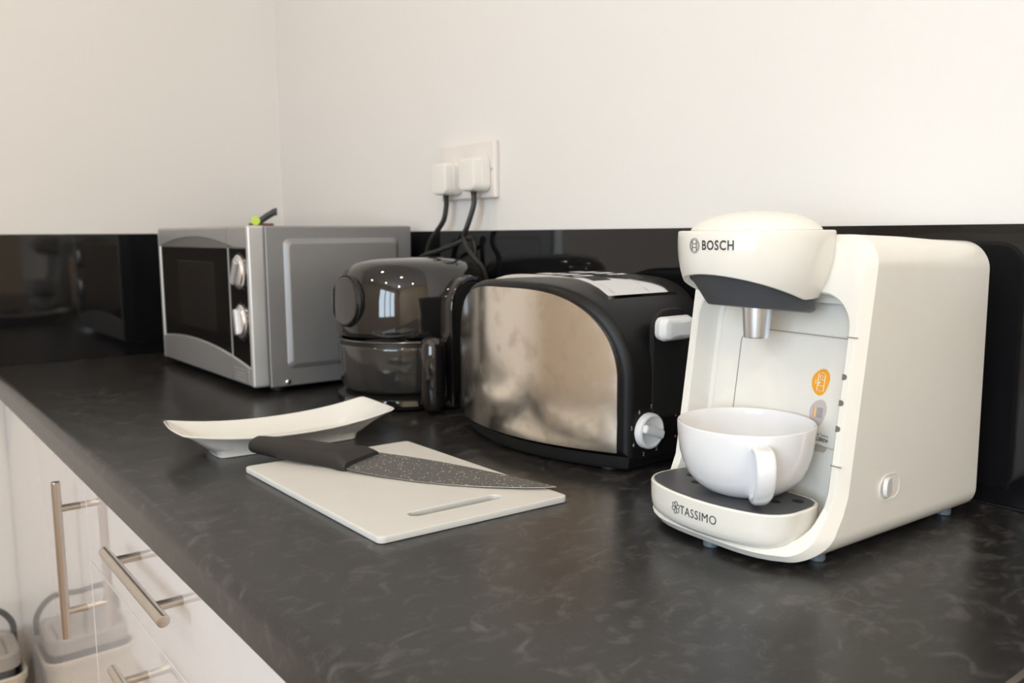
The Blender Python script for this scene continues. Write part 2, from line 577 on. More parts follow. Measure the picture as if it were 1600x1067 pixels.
for a0, a1, hx in ((1.3325, 1.86, 1.37), (1.8625, 2.389, 2.35)):
    d = obj('door', bm_box(a0, a1, YD0, YD1, -0.745, -0.0425, .0012, 2), 'cab_gloss', c3)
    bar_handle('z', (hx, -0.1795), 0.107, d, 0.0705)
obj('plinth', bm_box(1.332, 2.39, -0.51, -0.495, -0.9, -0.75), 'cab_gloss', c3)

# ================================================================== BINS ON THE FLOOR
def bin_rings(x0, x1, y0, y1, rad, spec):
    return [[(x, y, z) for x, y in inset_pts(rr(x0, x1, y0, y1, rad, 6, 3), d_)] for d_, z in spec]


bn = thing('storage_bin', 'cream plastic bin on the floor against the cabinet door', 'bin', (0.088, -0.668, Z_FLOOR))
obj('body', loft(bin_rings(-.068, .068, -.080, .080, .03, [(.014, 0), (.012, .004), (.004, .33), (.004, .338), (0, .340), (-.001, .352), (.002, .355), (.006, .352), (.010, .33), (.018, .012)]), True, True), 'bin_cream', bn)
cdy = thing('food_caddy', 'grey lidded caddy with carrying handle sitting in the cream bin', 'caddy', (0.088, -0.668, Z_FLOOR + 0.0135))
obj('body', loft(bin_rings(-.055, .055, -.066, .066, .024, [(.012, 0), (.010, .003), (.004, .33), (.004, .352)]), True, True), 'bin_dark', cdy)
obj('lid', loft(bin_rings(-.062, .062, -.072, .072, .028, [(.002, .352), (0, .354), (0, .378), (.003, .382), (.008, .3825), (.012, .376), (.02, .374), (.024, .378)]), True, True), 'bin_grey', cdy)
hp = smoothpath([(-0.05, .0735, .36), (-.047, .071, .40), (-0.03, .045, .436), (0.0, 0.0, .446), (-.03, -.045, .436), (-.047, -.071, .40), (-.05, -.0735, .36)], 8)
obj('handle', tube(hp, 0.0055, 10), 'bin_dark', cdy)

# ================================================================== MICROWAVE
MX0, MX1, MYF, MZ0, MZ1 = 0.1545, 0.6095, -0.3177, 0.0125, 0.2581
mw = thing('microwave', 'silver microwave with black glass door and two dial knobs', 'microwave', (0, 0, 0))
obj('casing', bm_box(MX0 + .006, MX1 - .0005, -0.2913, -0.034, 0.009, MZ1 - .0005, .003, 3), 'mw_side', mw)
# raised pressing on the right-hand side
rp = [[(MX1 - .0006 + dx, y, z) for y, z in rr(-0.263 + i_, -0.060 - i_, 0.0365 + i_, 0.2385 - i_, 0.010 - i_ * .4, 6, 2)] for i_, dx in ((0, 0), (.0012, .0012), (.007, .0052), (.009, .0056))]
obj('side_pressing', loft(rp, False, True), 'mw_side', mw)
obj('screw', lathe([(0.0042, 0), (0.0040, .0016), (0.0026, .0026), (0, .003)], 20), 'chrome_soft', mw, loc=(MX1 - .0006, -0.2635, 0.0165), rot=(0, pi / 2, 0))
for fx in (MX0 + .05, MX1 - .035):
    for fy in (-.265, -.07):
        obj('foot', lathe([(0, 0), (.011, 0), (.012, .001), (.012, .0095), (0, .0095)], 20), 'rubber_black', mw, loc=(fx, fy, 0))
# front frame: full fascia surround
fr = bm_box(MX0 + .001, MX1 - .001, MYF + .006, -0.2905, MZ0, MZ1, .003, 3)
obj('front_frame', fr, 'mw_silver', mw)
obj('corner_post', bm_box(MX1 - .011, MX1 + .001, MYF - .001, -0.2925, MZ0 - .0005, MZ1 + .0003, .0042, 4), 'mw_silver_light', mw)
obj('corner_post', bm_box(MX0 - .001, MX0 + .009, MYF - .001, -0.2925, MZ0 - .0005, MZ1 + .0003, .0036, 4), 'mw_silver_light', mw)
XD = 0.5215      # door / control split


def arch_bot(x):
    u = (x - 0.33) / 0.30
    return 0.066 - 0.030 * u * u


def strip(xa, xb, f0, f1, y0, y1, n=24):
    """fascia piece between two height curves"""
    rings = []
    for k in range(n + 1):
        x = xa + (xb - xa) * k / n
        a, c = f0(x), f1(x)
        r_ = .0025
        rings.append([(x, y1, a), (x, y0 + r_, a), (x, y0, a + r_), (x, y0, c - r_), (x, y0 + r_, c), (x, y1, c)])
    return loft(rings)


def band_top(xa, xb):
    return strip(xa, xb, lambda x: 0.2235 + 0.0165 * max(0, 1 - ((x - 0.36) / 0.19) ** 2), lambda x: MZ1 - .001, MYF - .001, MYF + .008)


dr = obj('door', bm_box(MX0 + .0085, XD - .001, MYF + .0015, MYF + .007, arch_bot(0.33) - .03, 0.2265), 'mw_glass', mw)
dr['label'] = 'black glass door'
obj('door_window', bm_box(0.262, 0.452, MYF + .0011, MYF + .003, 0.085, 0.2, .0002, 1), 'mw_mesh', dr)
obj('door_band', band_top(MX0 + .0085, XD - .001), 'mw_silver', dr)
obj('door_recess', bm_box(MX0 + .009, XD - .0012, MYF + .0012, MYF + .006, 0.2238, 0.2535), 'mw_silver_dark', dr)
obj('door_band', strip(MX0 + .0085, XD - .001, lambda x: MZ0 + .0005, arch_bot, MYF - .001, MYF + .008), 'mw_silver', dr)
obj('door_edge', bm_box(XD - .0016, XD + .0002, MYF + .0002, MYF + .006, 0.05, 0.2245, .0003, 1), 'mw_silver_light', dr)
cp = obj('control_panel', bm_box(XD + .001, MX1 - .0105, MYF + .0015, MYF + .007, 0.03, 0.2265), 'mw_glass', mw)
obj('panel_band', band_top(XD + .001, MX1 - .0105), 'mw_silver', cp)
obj('panel_recess', bm_box(XD + .0012, MX1 - .0108, MYF + .0012, MYF + .006, 0.2238, 0.2535), 'mw_silver_dark', cp)
obj('panel_band', strip(XD + .001, MX1 - .0105, lambda x: MZ0 + .0005, arch_bot, MYF - .001, MYF + .008), 'mw_silver', cp)
ob_ = obj('open_button', bm_box(XD + .010, MX1 - .016, MYF - .0022, MYF + .004, MZ0 + .003, 0.0375, .0012, 2), 'mw_silver', mw)
dots = bmesh.new()
for i in range(5):
    for j in range(3):
        join(dots, xform(lathe([(.0011, 0), (.0009, .0005), (0, .0008)], 8), Matrix.Translation((0.5435 + i * .0082, MYF - .0021, 0.0205 + j * .0052)) @ Matrix.Rotation(pi / 2, 4, 'X')))
obj('button_dots', dots, 'mw_silver_light', ob_)
for kz, ang in ((0.1875, 58), (0.111, 100)):
    kb = obj('knob', lathe([(.0265, 0), (.0265, .0022), (.0235, .0036), (.0225, .0060), (.0205, .0072), (0, .0072)], 40), 'chrome_soft', mw,
             loc=(0.5655, MYF + .0015, kz), rot=(pi / 2, 0, 0))
    g = bm_box(-.0200, .0200, -.0058, .0058, .0065, .0120, .0022, 3)
    xform(g, Matrix.Rotation(RAD(ang), 4, 'Z'))
    obj('grip', g, 'mw_silver_light', kb)
    tk = bmesh.new()
    for q in range(13):
        a = RAD(-60 + 20 * q) if kz > .15 else RAD(-150 + 24 * q)
        tb = bm_box(.0275, .0305, -.0005, .0005, .0, .0004)
        join(tk, xform(tb, Matrix.Rotation(a, 4, 'Z')))
    obj('dial_marks', tk, 'print_dim', kb)

# small spring clip lying on the microwave
cl = thing('spring_clip', 'small black and lime green spring clip on top of the microwave', 'clip', (0.553, -0.276, MZ1 + .0002), RAD(62))
a_ = lambda pts, r: tube(smoothpath(pts, 6), r, 8)
obj('upper_arm', loft([[(x, y, z + t_) for y, z in ((-.006, -.002), (.006, -.002), (.0075, .003), (.006, .009), (-.006, .009), (-.0075, .003))] for x, t_ in ((-.012, .001), (0, .003), (.010, .010), (.022, .0175), (.027, .0185))]), 'clip_black', cl)
obj('lower_arm', loft([[(x, y, z) for y, z in ((-.004, 0), (.004, 0), (.0045, .0015), (.004, .004), (-.004, .004), (-.0045, .0015))] for x in (-.016, 0, .012, .021)]), 'clip_red', cl)
obj('pivot', xform(lathe([(0, -.0088), (.0066, -.0088), (.0074, -.0075), (.0074, .0075), (.0066, .0088), (0, .0088)], 20), Matrix.Translation((-.005, 0, .0076)) @ Matrix.Rotation(pi / 2, 4, 'X')), 'lime', cl)

# ================================================================== AIR FRYER
fy = thing('air_fryer', 'glossy black rounded air fryer between microwave and toaster', 'air fryer', (0.775, -0.150, 0))
obj('base', lathe([(0, 0), (.088, 0), (.098, .003), (.1005, .008), (.099, .015), (.090, .021), (.0, .021)], 72), 'fryer_gloss', fy)
bk = obj('basket', lathe([(0, .020), (.080, .020), (.088, .023), (.0935, .030), (.0965, .045), (.0975, .085), (.0955, .0885), (0, .0885)], 72), 'fryer_basket', fy)
obj('seam', lathe([(.092, .0885), (.0935, .0885), (.0935, .0945), (.092, .0945)], 72), 'fryer_matte', fy)
obj('trim_ring', lathe([(.092, .0945), (.0962, .0945), (.0970, .0955), (.0962, .0968), (.092, .0968)], 72), 'fryer_trim', fy)
obj('lid_body', lathe([(0, .0968), (.094, .0968), (.0985, .0985), (.1005, .104), (.1010, .125), (.1000, .150), (.0965, .170), (.0905, .187), (.079, .1985), (.058, .2045), (.028, .2065), (0, .207)], 96, sx=1.0, sy=1.15), 'fryer_gloss', fy, loc=(0, .0155, 0.004))
for i in range(3):
    a = RAD(20 + 25 * i)
    obj('vent', bm_box(.045, .060, -.003, .003, .2065, .2100, .001, 2), 'fryer_matte', fy, rot=(0, 0, a))
# round dial on the side facing the worktop front
A = RAD(-86)
dl = obj('dial', lathe([(.035, -.004), (.0355, .004), (.034, .0075), (.031, .009), (0, .0100)], 48), 'fryer_gloss', fy,
         loc=(.094 * cos(A), .094 * sin(A), .1505), rot=(0, RAD(88), A))
obj('dial_rim', lathe([(.0355, -.002), (.0372, -.001), (.0372, .004), (.0358, .005)], 48), 'fryer_matte', dl)
# basket handle, upright capsule standing off the front
A = RAD(-13)
hb = bmesh.new()
prof = []
rings = []
for z, s_ in ((-.006, .30), (-.003, .62), (.003, .85), (.012, .98), (.03, 1), (.068, 1), (.084, .97), (.091, .86), (.0955, .64), (.098, .30)):
    rings.append([(.118 + .019 * s_ * cos(2 * pi * k / 24), .0175 * s_ * sin(2 * pi * k / 24), z) for k in range(24)])
loft(rings, bm=hb)
bm_box(.090, .118, -.012, .012, .040, .084, .005, 3, bm=hb)
obj('handle', hb, 'fryer_gloss', bk, rot=(0, 0, A), loc=(0, 0, .008))
# arched housing behind the handle
ar = rr(-.047, .047, 0.001, .186, (.006, .006, .046, .046), 12, 6)
A = RAD(14)
ho = obj('housing', loft([[(x, y_, z) for y_, z in inset_pts(ar, d_)] for d_, x in ((.002, .02), (0, .03), (0, .106), (.002, .1095), (.006, .1105), (.009, .1085))]), 'fryer_gloss', fy, rot=(0, 0, A), loc=(.0, .022, 0))
obj('housing_face', loft([[(x, y_, z) for y_, z in inset_pts(ar, d_)] for d_, x in ((.0088, .106), (.0092, .1092), (.011, .1098))]), 'fryer_matte', ho)
obj('rear_dial', lathe([(.024, 0), (.0235, .006), (.019, .0085), (0, .009)], 36), 'fryer_matte', ho, loc=(.1096, .004, .140), rot=(0, pi / 2, 0))

# ================================================================== TOASTER
TCX, TCY, THL = 1.1245, -0.129, 0.149
ts = thing('toaster', 'black two slot toaster with polished steel side panel', 'toaster', (TCX, TCY, 0))


def t_hw(x):          # half depth of the body as a function of length
    return 0.0600 + 0.040 * (1 - min(1.0, abs(x) / THL) ** 2)


T_ZB, T_H, T_S, T_A, T_C = .016, .177, .46, 3.3, 2.0


def arch_outline(hl, zb, H, n=44, d_=0.0):
    """straight sides with an arch on top, in (x, z): from bottom left over the top to bottom right"""
    pts = [(-hl + d_, zb + d_)]
    for k in range(n + 1):
        t = pi - pi * k / n
        x = math.copysign(abs(cos(t)) ** (2 / T_A), cos(t)) * (hl - d_)
        pts.append((x, zb + T_S * H + (1 - T_S) * H * abs(sin(t)) ** (2 / T_C) - d_))
    pts.append((hl - d_, zb + d_))
    return pts


rings = []
for v, d_ in ((-1, .010), (-.985, .005), (-.955, .0015), (-.90, 0), (-.5, -.0008), (0, -.001), (.5, -.0008), (.90, 0), (.955, .0015), (.985, .005), (1, .010)):
    o_ = arch_outline(THL, T_ZB, T_H, 44, d_)
    rings.append([(x, v * t_hw(x), z) for x, z in o_])
obj('body', loft(rings, True, True), 'toaster_black', ts, smooth=40)
bs = [[(x * s_, v * (t_hw(x) - .006) * s_, z) for v, x in ([(-1, -THL + .004 + i * (2 * THL - .008) / 24) for i in range(25)] + [(1, THL - .004 - i * (2 * THL - .008) / 24) for i in range(25)])] for z, s_ in ((.003, .955), (.006, .97), (.017, .99))]
obj('base', loft(bs), 'fryer_matte', ts)
for fx in (-.11, .115):
    for f_ in (-.055, .055):
        obj('foot', lathe([(0, 0), (.008, 0), (.009, .001), (.009, .0042), (0, .0042)], 16), 'rubber_black', ts, loc=(fx, f_, 0))


def bulged_plate(hl, zb, H, a, c, side, y_off, th, n=56, mrows=14):
    """plate following the bulged side of the body, arched outline"""
    g = bmesh.new()
    lay = []
    for off in (y_off, y_off + th):
        rows = []
        for i in range(n + 1):
            t = pi - pi * i / n
            u = math.copysign(abs(cos(t)) ** (2 / a), cos(t))
            x = u * hl
            zt = zb + H * (T_S + (1 - T_S) * abs(sin(t)) ** (2 / c))
            r_ = []
            for j in range(mrows + 1):
                z = zb + (zt - zb) * j / mrows
                rin = 0.0
                r_.append(g.verts.new((x, side * (t_hw(x) + off), z)))
            rows.append(r_)
        lay.append(rows)
    for L_ in lay:
        for i in range(n):
            for j in range(mrows):
                g.faces.new((L_[i][j], L_[i + 1][j], L_[i + 1][j + 1], L_[i][j + 1]))
    A_, B_ = lay
    for i in range(n):
        for j in (0, mrows):
            g.faces.new((A_[i][j], A_[i + 1][j], B_[i + 1][j], B_[i][j]))
    for j in range(mrows):
        for i in (0, n):
            g.faces.new((A_[i][j], A_[i][j + 1], B_[i][j + 1], B_[i][j]))
    return g


for side in (-1, 1):
    p_ = obj('side_panel', bulged_plate(.1375, .0225, .1630, T_A, T_C, side, -.004, .0065), 'toaster_steel', ts, smooth=30)
    p_['label'] = 'polished steel panel with finger marks'
# chrome slot plate, arched along the top
def t_top(x):
    return T_ZB + T_H * (T_S + (1 - T_S) * max(0.0, 1 - (abs(x) / THL) ** T_A) ** (1 / T_C)) + .001


def top_grid(x0, x1, y0, y1, off0, off1, n=14):
    rings = []
    for k in range(n + 1):
        x = x0 + (x1 - x0) * k / n
        z = t_top(x)
        rings.append([(x, y0, z + off0), (x, y1, z + off0), (x, y1, z + off1), (x, y0, z + off1)])
    return loft(rings)


PX0, PX1, PY0, PY1 = -.096, .108, -.052, .052
pl = bmesh.new()
for y0, y1 in ((PY0, -.040), (-.012, .012), (.040, PY1)):
    join(pl, top_grid(PX0, PX1, y0, y1, -.004, .0035))
for x0, x1 in ((PX0, PX0 + .020), (PX1 - .035, PX1)):
    join(pl, top_grid(x0, x1, -.040, -.012, -.004, .0035, 6)); join(pl, top_grid(x0, x1, .012, .040, -.004, .0035, 6))
obj('slot_plate', pl, 'chrome', ts, smooth=30)['label'] = 'chrome slot surround'
for yc in (-.026, .026):
    s_ = obj('slot', top_grid(PX0 + .018, PX1 - .033, yc - .0145, yc + .0145, -.004, .0012, 12), 'hole_black', ts)
    for gx in (-.06, -.03, 0, .03):
        obj('bread_wire', tube([(gx, yc - .014, t_top(gx) + .0018), (gx, yc + .014, t_top(gx) + .0018)], .0009, 6), 'chrome_soft', s_)
# knob end (right-hand end)
E_ = THL + .0008
kn = obj('browning_knob', lathe([(.0185, 0), (.0185, .005), (.0175, .0072), (.0155, .0080), (.012, .0062), (0, .0062)], 40), 'white_plastic', ts, loc=(E_ - .001, -.036, .0435), rot=(0, pi / 2, 0))
g = bm_box(-.015, .015, -.0048, .0048, .005, .0125, .003, 3)
xform(g, Matrix.Rotation(RAD(70), 4, 'Z'))
obj('grip', g, 'white_plastic', kn)
for i, a in enumerate((-12, -58, -105, -150, 167, 122, 80, 38)):
    y_, z_ = -.036 + .0245 * cos(RAD(a)), .0435 + .0245 * sin(RAD(a))
    text_on('scale_number', str(i + 1), .0058, (lambda u, v, y_=y_, z_=z_: (E_ + .0004, y_ + u, z_ + v)), 'print_grey', ts)
for z_ in (.0535, .031):
    obj('button_mark', lathe([(.0013, 0), (.001, .0008), (0, .001)], 10), 'print_red', ts, loc=(E_, .006, z_), rot=(0, pi / 2, 0))
lr = rr(-.031, .031, .046, .158, (.004, .004, .023, .023), 8, 4)
obj('lever_recess', loft([[(E_ + dx, y_ + .000, z_ + .008) for y_, z_ in inset_pts(lr, d_)] for d_, dx in ((0, -.004), (0, .0006), (.0015, .0012), (.003, .0006))], True, True), 'hole_black', ts)
lv = [[(E_ + x, -.010 + y_, z_ + .1475) for y_, z_ in inset_pts(rr(-w_, w_, -h_, h_, min(w_, h_) * .7, 5, 2), 0)] for x, w_, h_ in ((.0, .016, .008), (.004, .0220, .0115), (.012, .0245, .0125), (.019, .0220, .0100), (.022, .016, .006))]
obj('lever', loft(lv), 'white_plastic', ts)['label'] = 'white push lever'

# ================================================================== SOCKET, PLUGS, CABLES
sk = thing('wall_socket', 'white double wall socket above the black splashback', 'socket', (0.738, 0, 0.341))
obj('plate', bm_box(-.0745, .0745, -.0095, .0, -.0435, .0435, .003, 4), 'socket_white', sk)
for sx in (-.030, .052):
    obj('rocker_switch', bm_box(sx - .006, sx + .006, -.0125, -.009, .013, .026, .0012, 2), 'socket_white', sk)
for sx in (-.068, .068):
    obj('screw', lathe([(.0028, 0), (.0025, .0008), (0, .001)], 14), 'chrome_soft', sk, loc=(sx, -.0093, 0), rot=(pi / 2, 0, 0))


def plug(x, z, label):
    t = thing('power_plug', label, 'plug', (x, -.0098, z), group='plugs in the double socket')
    ol = rr(-.0225, .0225, -.0255, .0255, (.012, .012, .007, .007), 6, 3)
    ol = [(a_ * (1 - .10 * (c_ + .0255) / .051), c_) for a_, c_ in ol]
    obj('body', loft([[(a_, y_, c_) for a_, c_ in inset_pts(ol, d_)] for y_, d_ in ((0, .0015), (-.002, .0), (-.016, .0), (-.017, .0009), (-.018, 0), (-.027, .0006), (-.0305, .002), (-.0325, .006))]), 'plug_white', t)
    obj('cord_grip', cyl((0, -.017, -.0245), (0, -.017, -.031), .0052, .0042, 14), 'cable_black', t)
    return t


plug(0.706, 0.330, 'white plug with black cable in the left half of the wall socket')
plug(0.782, 0.333, 'white plug with black cable in the right half of the wall socket')
YC = -.0268
cb1 = obj('power_cable', tube(smoothpath([(.706, YC, .299), (.706, YC, .288), (.703, -.030, .266), (.686, -.034, .246), (.668, -.034, .230), (.655, -.032, .205), (.648, -.024, .15), (.648, -.016, .02), (.660, -.016, .0046), (.68, -.016, .0046)], 8), .0042, 10), 'cable_black')
tag(cb1, 'black cable running from the left plug down behind the microwave', 'cable', 'black cables below the socket')
cb2 = obj('power_cable', tube(smoothpath([(.782, YC, .302), (.782, YC, .290), (.780, -.030, .275), (.773, -.034, .254), (.764, -.034, .240), (.768, -.032, .224), (.784, -.030, .208), (.797, -.020, .185), (.80, -.0115, .13), (.80, -.0115, .02), (.806, -.0145, .0046), (.84, -.0145, .0046), (.90, -.0145, .0046)], 8), .0042, 10), 'cable_black')
tag(cb2, 'black cable curving from the right plug down behind the air fryer', 'cable', 'black cables below the socket')
cb3 = obj('power_cable', tube(smoothpath([(.655, -.048, .204), (.672, -.046, .210), (.70, -.042, .216), (.735, -.034, .226), (.757, -.022, .236), (.762, -.014, .232), (.765, -.013, .20), (.768, -.012, .10), (.765, -.012, .0042), (.75, -.012, .0042)], 8), .0036, 10), 'cable_black')
tag(cb3, 'black cable crossing the splashback between the two plug cables', 'cable', 'black cables below the socket')

# ================================================================== SERVING DISH
pt = thing('serving_dish', 'white rectangular porcelain dish with upturned corners', 'dish', (0.920, -0.405, 0), RAD(-4))


def dish_ring(hx, hy, zfun, rad):
    bow = .0045 * hx / .048
    return [(x * (1 + bow / hx * (1 - (y / hy) ** 2)), y * (1 + .003 / hy * (1 - (x / hx) ** 2)), zfun(x / hx, y / hy)) for x, y in rr(-hx, hx, -hy, hy, rad, 5, 12)]


rim = lambda u, v: .0215 + .0125 * abs(v) ** 2.2 + .001 * abs(u)
def mixz(z0, t, dz=0):
    return lambda u, v: z0 * (1 - t) + (rim(u, v) + dz) * t
dish = [dish_ring(.026, .078, lambda u, v: 0.0, .006), dish_ring(.0275, .080, lambda u, v: 0.0006, .006), dish_ring(.0285, .083, mixz(.003, .15), .006),
        dish_ring(.037, .101, mixz(.004, .55), .006), dish_ring(.0455, .1185, mixz(.004, .93), .006), dish_ring(.0478, .1222, mixz(0, 1, -.0012), .006),
        dish_ring(.0483, .1228, mixz(0, 1, .0), .006), dish_ring(.0476, .122, mixz(0, 1, .0008), .006), dish_ring(.0462, .120, mixz(0, 1, .0002), .006),
        dish_ring(.038, .103, mixz(.0065, .55), .008), dish_ring(.030, .088, mixz(.0062, .12), .008), dish_ring(.024, .078, lambda u, v: .0058, .008)]
obj('dish', loft(dish), 'porcelain_warm', pt, smooth=50)

# ================================================================== CHOPPING BOARD
bd = thing('chopping_board', 'thin white plastic chopping board with a handle slot', 'chopping board', (1.153, -0.3895, 0), RAD(0.9))
n_ = 5
outer = [(x + .08 * y, y) for x, y in rr(-.1375, .1375, -.0945, .0945, .006, 6, 10)]
inner = [(x + .08 * y, y) for x, y in rr(.094, .107, -.046, .046, .0064, 6, 10)]


def frame_slab(outer, inner, z0, z1, bev):
    """slab with one hole; both outlines have the same number of points"""
    prof = [(bev, z0), (bev * .3, z0 + bev * .3), (0, z0 + bev), (0, z1 - bev), (bev * .3, z1 - bev * .3), (bev, z1)]
    g = bmesh.new()
    n = len(outer)
    lo, hi = [], []
    for pts, sgn in ((outer, 1), (inner, -1)):
        R_ = [[g.verts.new((x, y, z)) for x, y in inset_pts(pts, sgn * d_)] for d_, z in prof]
        for i in range(len(R_) - 1):
            for j in range(n):
                g.faces.new((R_[i][j], R_[i][(j + 1) % n], R_[i + 1][(j + 1) % n], R_[i + 1][j]))
        lo += [g.edges.get((R_[0][j], R_[0][(j + 1) % n])) for j in range(n)]
        hi += [g.edges.get((R_[-1][j], R_[-1][(j + 1) % n])) for j in range(n)]
    for ed in (lo, hi):
        bmesh.ops.triangle_fill(g, use_beauty=True, edges=ed)
    return g


bo = frame_slab(outer, inner, 0.0, 0.0062, .0016)
obj('board', bo, 'hdpe', bd, smooth=30)

# ================================================================== KNIFE
KA = RAD(31.7)
kf = thing('kitchen_knife', 'black handled kitchen knife with grey speckled blade resting on the chopping board', 'knife', (1.0919, -0.3956, 0.0062), KA)
edge = [(-.004, -.0205), (.04, -.0265), (.08, -.0295), (.113, -.0290), (.15, -.0250), (.185, -.0178), (.200, -.0130), (.2125, -.0080)]
spine = [(0.000, .0195), (.04, .0190), (.08, .0165), (.113, .0125), (.15, .0060), (.185, -.0010), (.200, -.0045), (.2125, -.0076)]


def kz(x, y):         # height of the blade's middle plane: edge and tip touch the board
    return .0010 + max(0.0, (y + .0295)) * 0.20 * (1 - .55 * x / .21) + max(0, .0008 * (1 - x / .20))


g = bmesh.new()
rings = []
for (xe, ye), (xs, ys) in zip(edge, spine):
    th = .0011 * (1 - .5 * xe / .21)
    ym = ye * .45 + ys * .55
    xm = xe * .45 + xs * .55
    rings.append([(xe, ye, kz(xe, ye)), (xm, ym, kz(xm, ym) - th), (xs, ys, kz(xs, ys) - th), (xs, ys, kz(xs, ys) + th), (xm, ym, kz(xm, ym) + th)])
loft(rings, bm=g)
obj('blade', g, 'blade_speckle', kf, smooth=20)['label'] = 'grey speckled blade'
g = bmesh.new()
tube([(x, y - .0002, kz(x, y)) for x, y in edge], .00025, 6, bm=g)
obj('cutting_edge', g, 'brushed', kf)
# handle: lofted ovals along the length (x centre, y centre, half width, half thickness, z centre)
hd = [(.0030, -.002, .0175, .0045, .0080), (-.001, -.002, .0180, .0062, .0086), (-.008, -.0015, .0175, .0080, .0096), (-.018, -.001, .0150, .0090, .0104), (-.042, -.001, .0135, .0092, .0112), (-.070, .0005, .0132, .0090, .0120),
      (-.100, .002, .0120, .0084, .0128), (-.122, .0035, .0106, .0076, .0134), (-.131, .004, .0098, .0070, .0136), (-.1345, .004, .0080, .0054, .0136)]
rings = []
for x, yc, hw, ht, zc in hd:
    rings.append([(x + (.010 * (q_[0] / hw) if x > -.02 else .0), yc + q_[0], zc + q_[1] + q_[0] * .20) for q_ in rr(-hw, hw, -ht, ht, min(hw, ht) * .85, 5, 2)])
obj('handle', loft(rings), 'rubber_black', kf, smooth=45)['label'] = 'black soft grip handle'

# ================================================================== COFFEE MACHINE
CR = RAD(-3)
cm = thing('coffee_machine', 'cream capsule coffee machine with white cup on its drip tray', 'coffee machine', (1.456, -0.140, 0), CR)
BX0, BX1 = -.0870, .0832


def y_plane(z):
    return -.104 + .148 * z


def yf(x, z):
    s = 1 - sstep(.004, .050, z)
    return y_plane(z) - .053 * (1 - .75 * (x / .085) ** 4) * s


def body_ring(ins, yfun, ztop=.241):
    pts = inset_pts(rr(BX0, BX1, .0055, ztop, (.017, .017, .024, .024), 10, 14), ins)
    return [(x, yfun(x, z), z) for x, z in pts]


niche = rr(-.0745, .0712, .016, .197, (.016, .016, .026, .026), 10, 14)


def niche_ring(ins, yfun):
    return [(x, yfun(x, z), z) for x, z in inset_pts(niche, ins)]


rings = [body_ring(.010, lambda x, z: .1042, .2345), body_ring(.0045, lambda x, z: .1040, .2345), body_ring(.0014, lambda x, z: .1022, .2345), body_ring(0, lambda x, z: .0985, .2348),
         body_ring(0, lambda x, z: .05, .2362), body_ring(0, lambda x, z: 0.0, .239),
         body_ring(0, lambda x, z: yf(x, z) + .0090), body_ring(.0055, lambda x, z: yf(x, z) + .0004), body_ring(.0060, lambda x, z: yf(x, z)),
         niche_ring(-.0012, lambda x, z: yf(x, z)), niche_ring(0, lambda x, z: yf(x, z) + .0012),
         niche_ring(.0025, lambda x, z: y_plane(z) + .016), niche_ring(.0050, lambda x, z: y_plane(z) + .0205), niche_ring(.009, lambda x, z: y_plane(z) + .022)]
obj('body', loft(rings, True, False), 'cream', cm, smooth=24)


def nby(x, z):         # back of the niche, slightly hollowed behind the cup
    return y_plane(z) + .022 + .012 * max(0.0, 1 - (x / .0655) ** 2)


g = bmesh.new()
loft([[(-.0662 + .1288 * i / 28, nby(-.0662 + .1288 * i / 28, .024 + .166 * j / 12), .024 + .166 * j / 12) for i in range(29)] for j in range(13)], False, False, False, bm=g)
obj('niche_back', g, 'cream', cm, smooth=32)
NB = lambda x, z: (x, nby(x, z) - .0002, z)       # point on the back of the niche
RF = lambda x, z: (x, yf(x, z) - .0002, z)         # point on the front rim
# seams between the housing parts
sm = bmesh.new()
arc = [(-.047, .050), (-.047, .150)] + [(-.047 + .012 * (1 - cos(RAD(a))), .150 + .012 * sin(RAD(a))) for a in range(15, 91, 15)] + [(.0625, .162)]
line_on(arc, NB, .00035, 6, bm=sm)
obj('panel_seam', sm, 'cream_line', cm)
for z_ in (.1665, .0725):
    g = bmesh.new()
    line_on([(.0712, z_), (.0800, z_)], RF, .0005, 6, bm=g)
    obj('rim_seam', g, 'cream_line', cm)
# three indicator marks on the rim
for z_ in (.1375, .1185, .0995):
    pts = [(0, -.0017), (.0012, -.0017), (.0026, -.0012), (.0030, 0), (.0026, .0012), (.0012, .0017), (0, .0017)]
    g = bmesh.new()
    g.faces.new([g.verts.new(RF(.0714 + a_ * 1.35, z_ + c_ * 1.3)) for a_, c_ in pts])
    obj('indicator', g, 'ink_soft', cm, smooth=0, fix=False)
# service slot low on the back of the niche
g = bmesh.new()
sl = [(.020, .0775), (.064, .0775), (.064, .0767), (.0485, .0767), (.0475, .0735), (.045, .0720), (.022, .0720), (.020, .074)]
g.faces.new([g.verts.new(NB(a_, c_)) for a_, c_ in sl])
obj('niche_slot', g, 'cream_shadow', cm, smooth=0, fix=False)


def blob(cx, cz, rx, rz, k=1.0, n=40):
    """soft rounded badge outline"""
    out = []
    for i in range(n):
        a = 2 * pi * i / n
        r = 1 + .10 * cos(2 * (a - 1.0)) * k + .05 * cos(3 * (a - .8)) * k
        out.append((cx + rx * r * cos(a), cz + rz * r * sin(a)))
    return out


def decal(name, pts, off, material, parent, fn=None):
    g = bmesh.new()
    fn = fn or (lambda x, z: (x, nby(x, z) - off, z))
    g.faces.new([g.verts.new(fn(a_, c_)) for a_, c_ in pts])
    return obj(name, g, material, parent, smooth=0, fix=False)


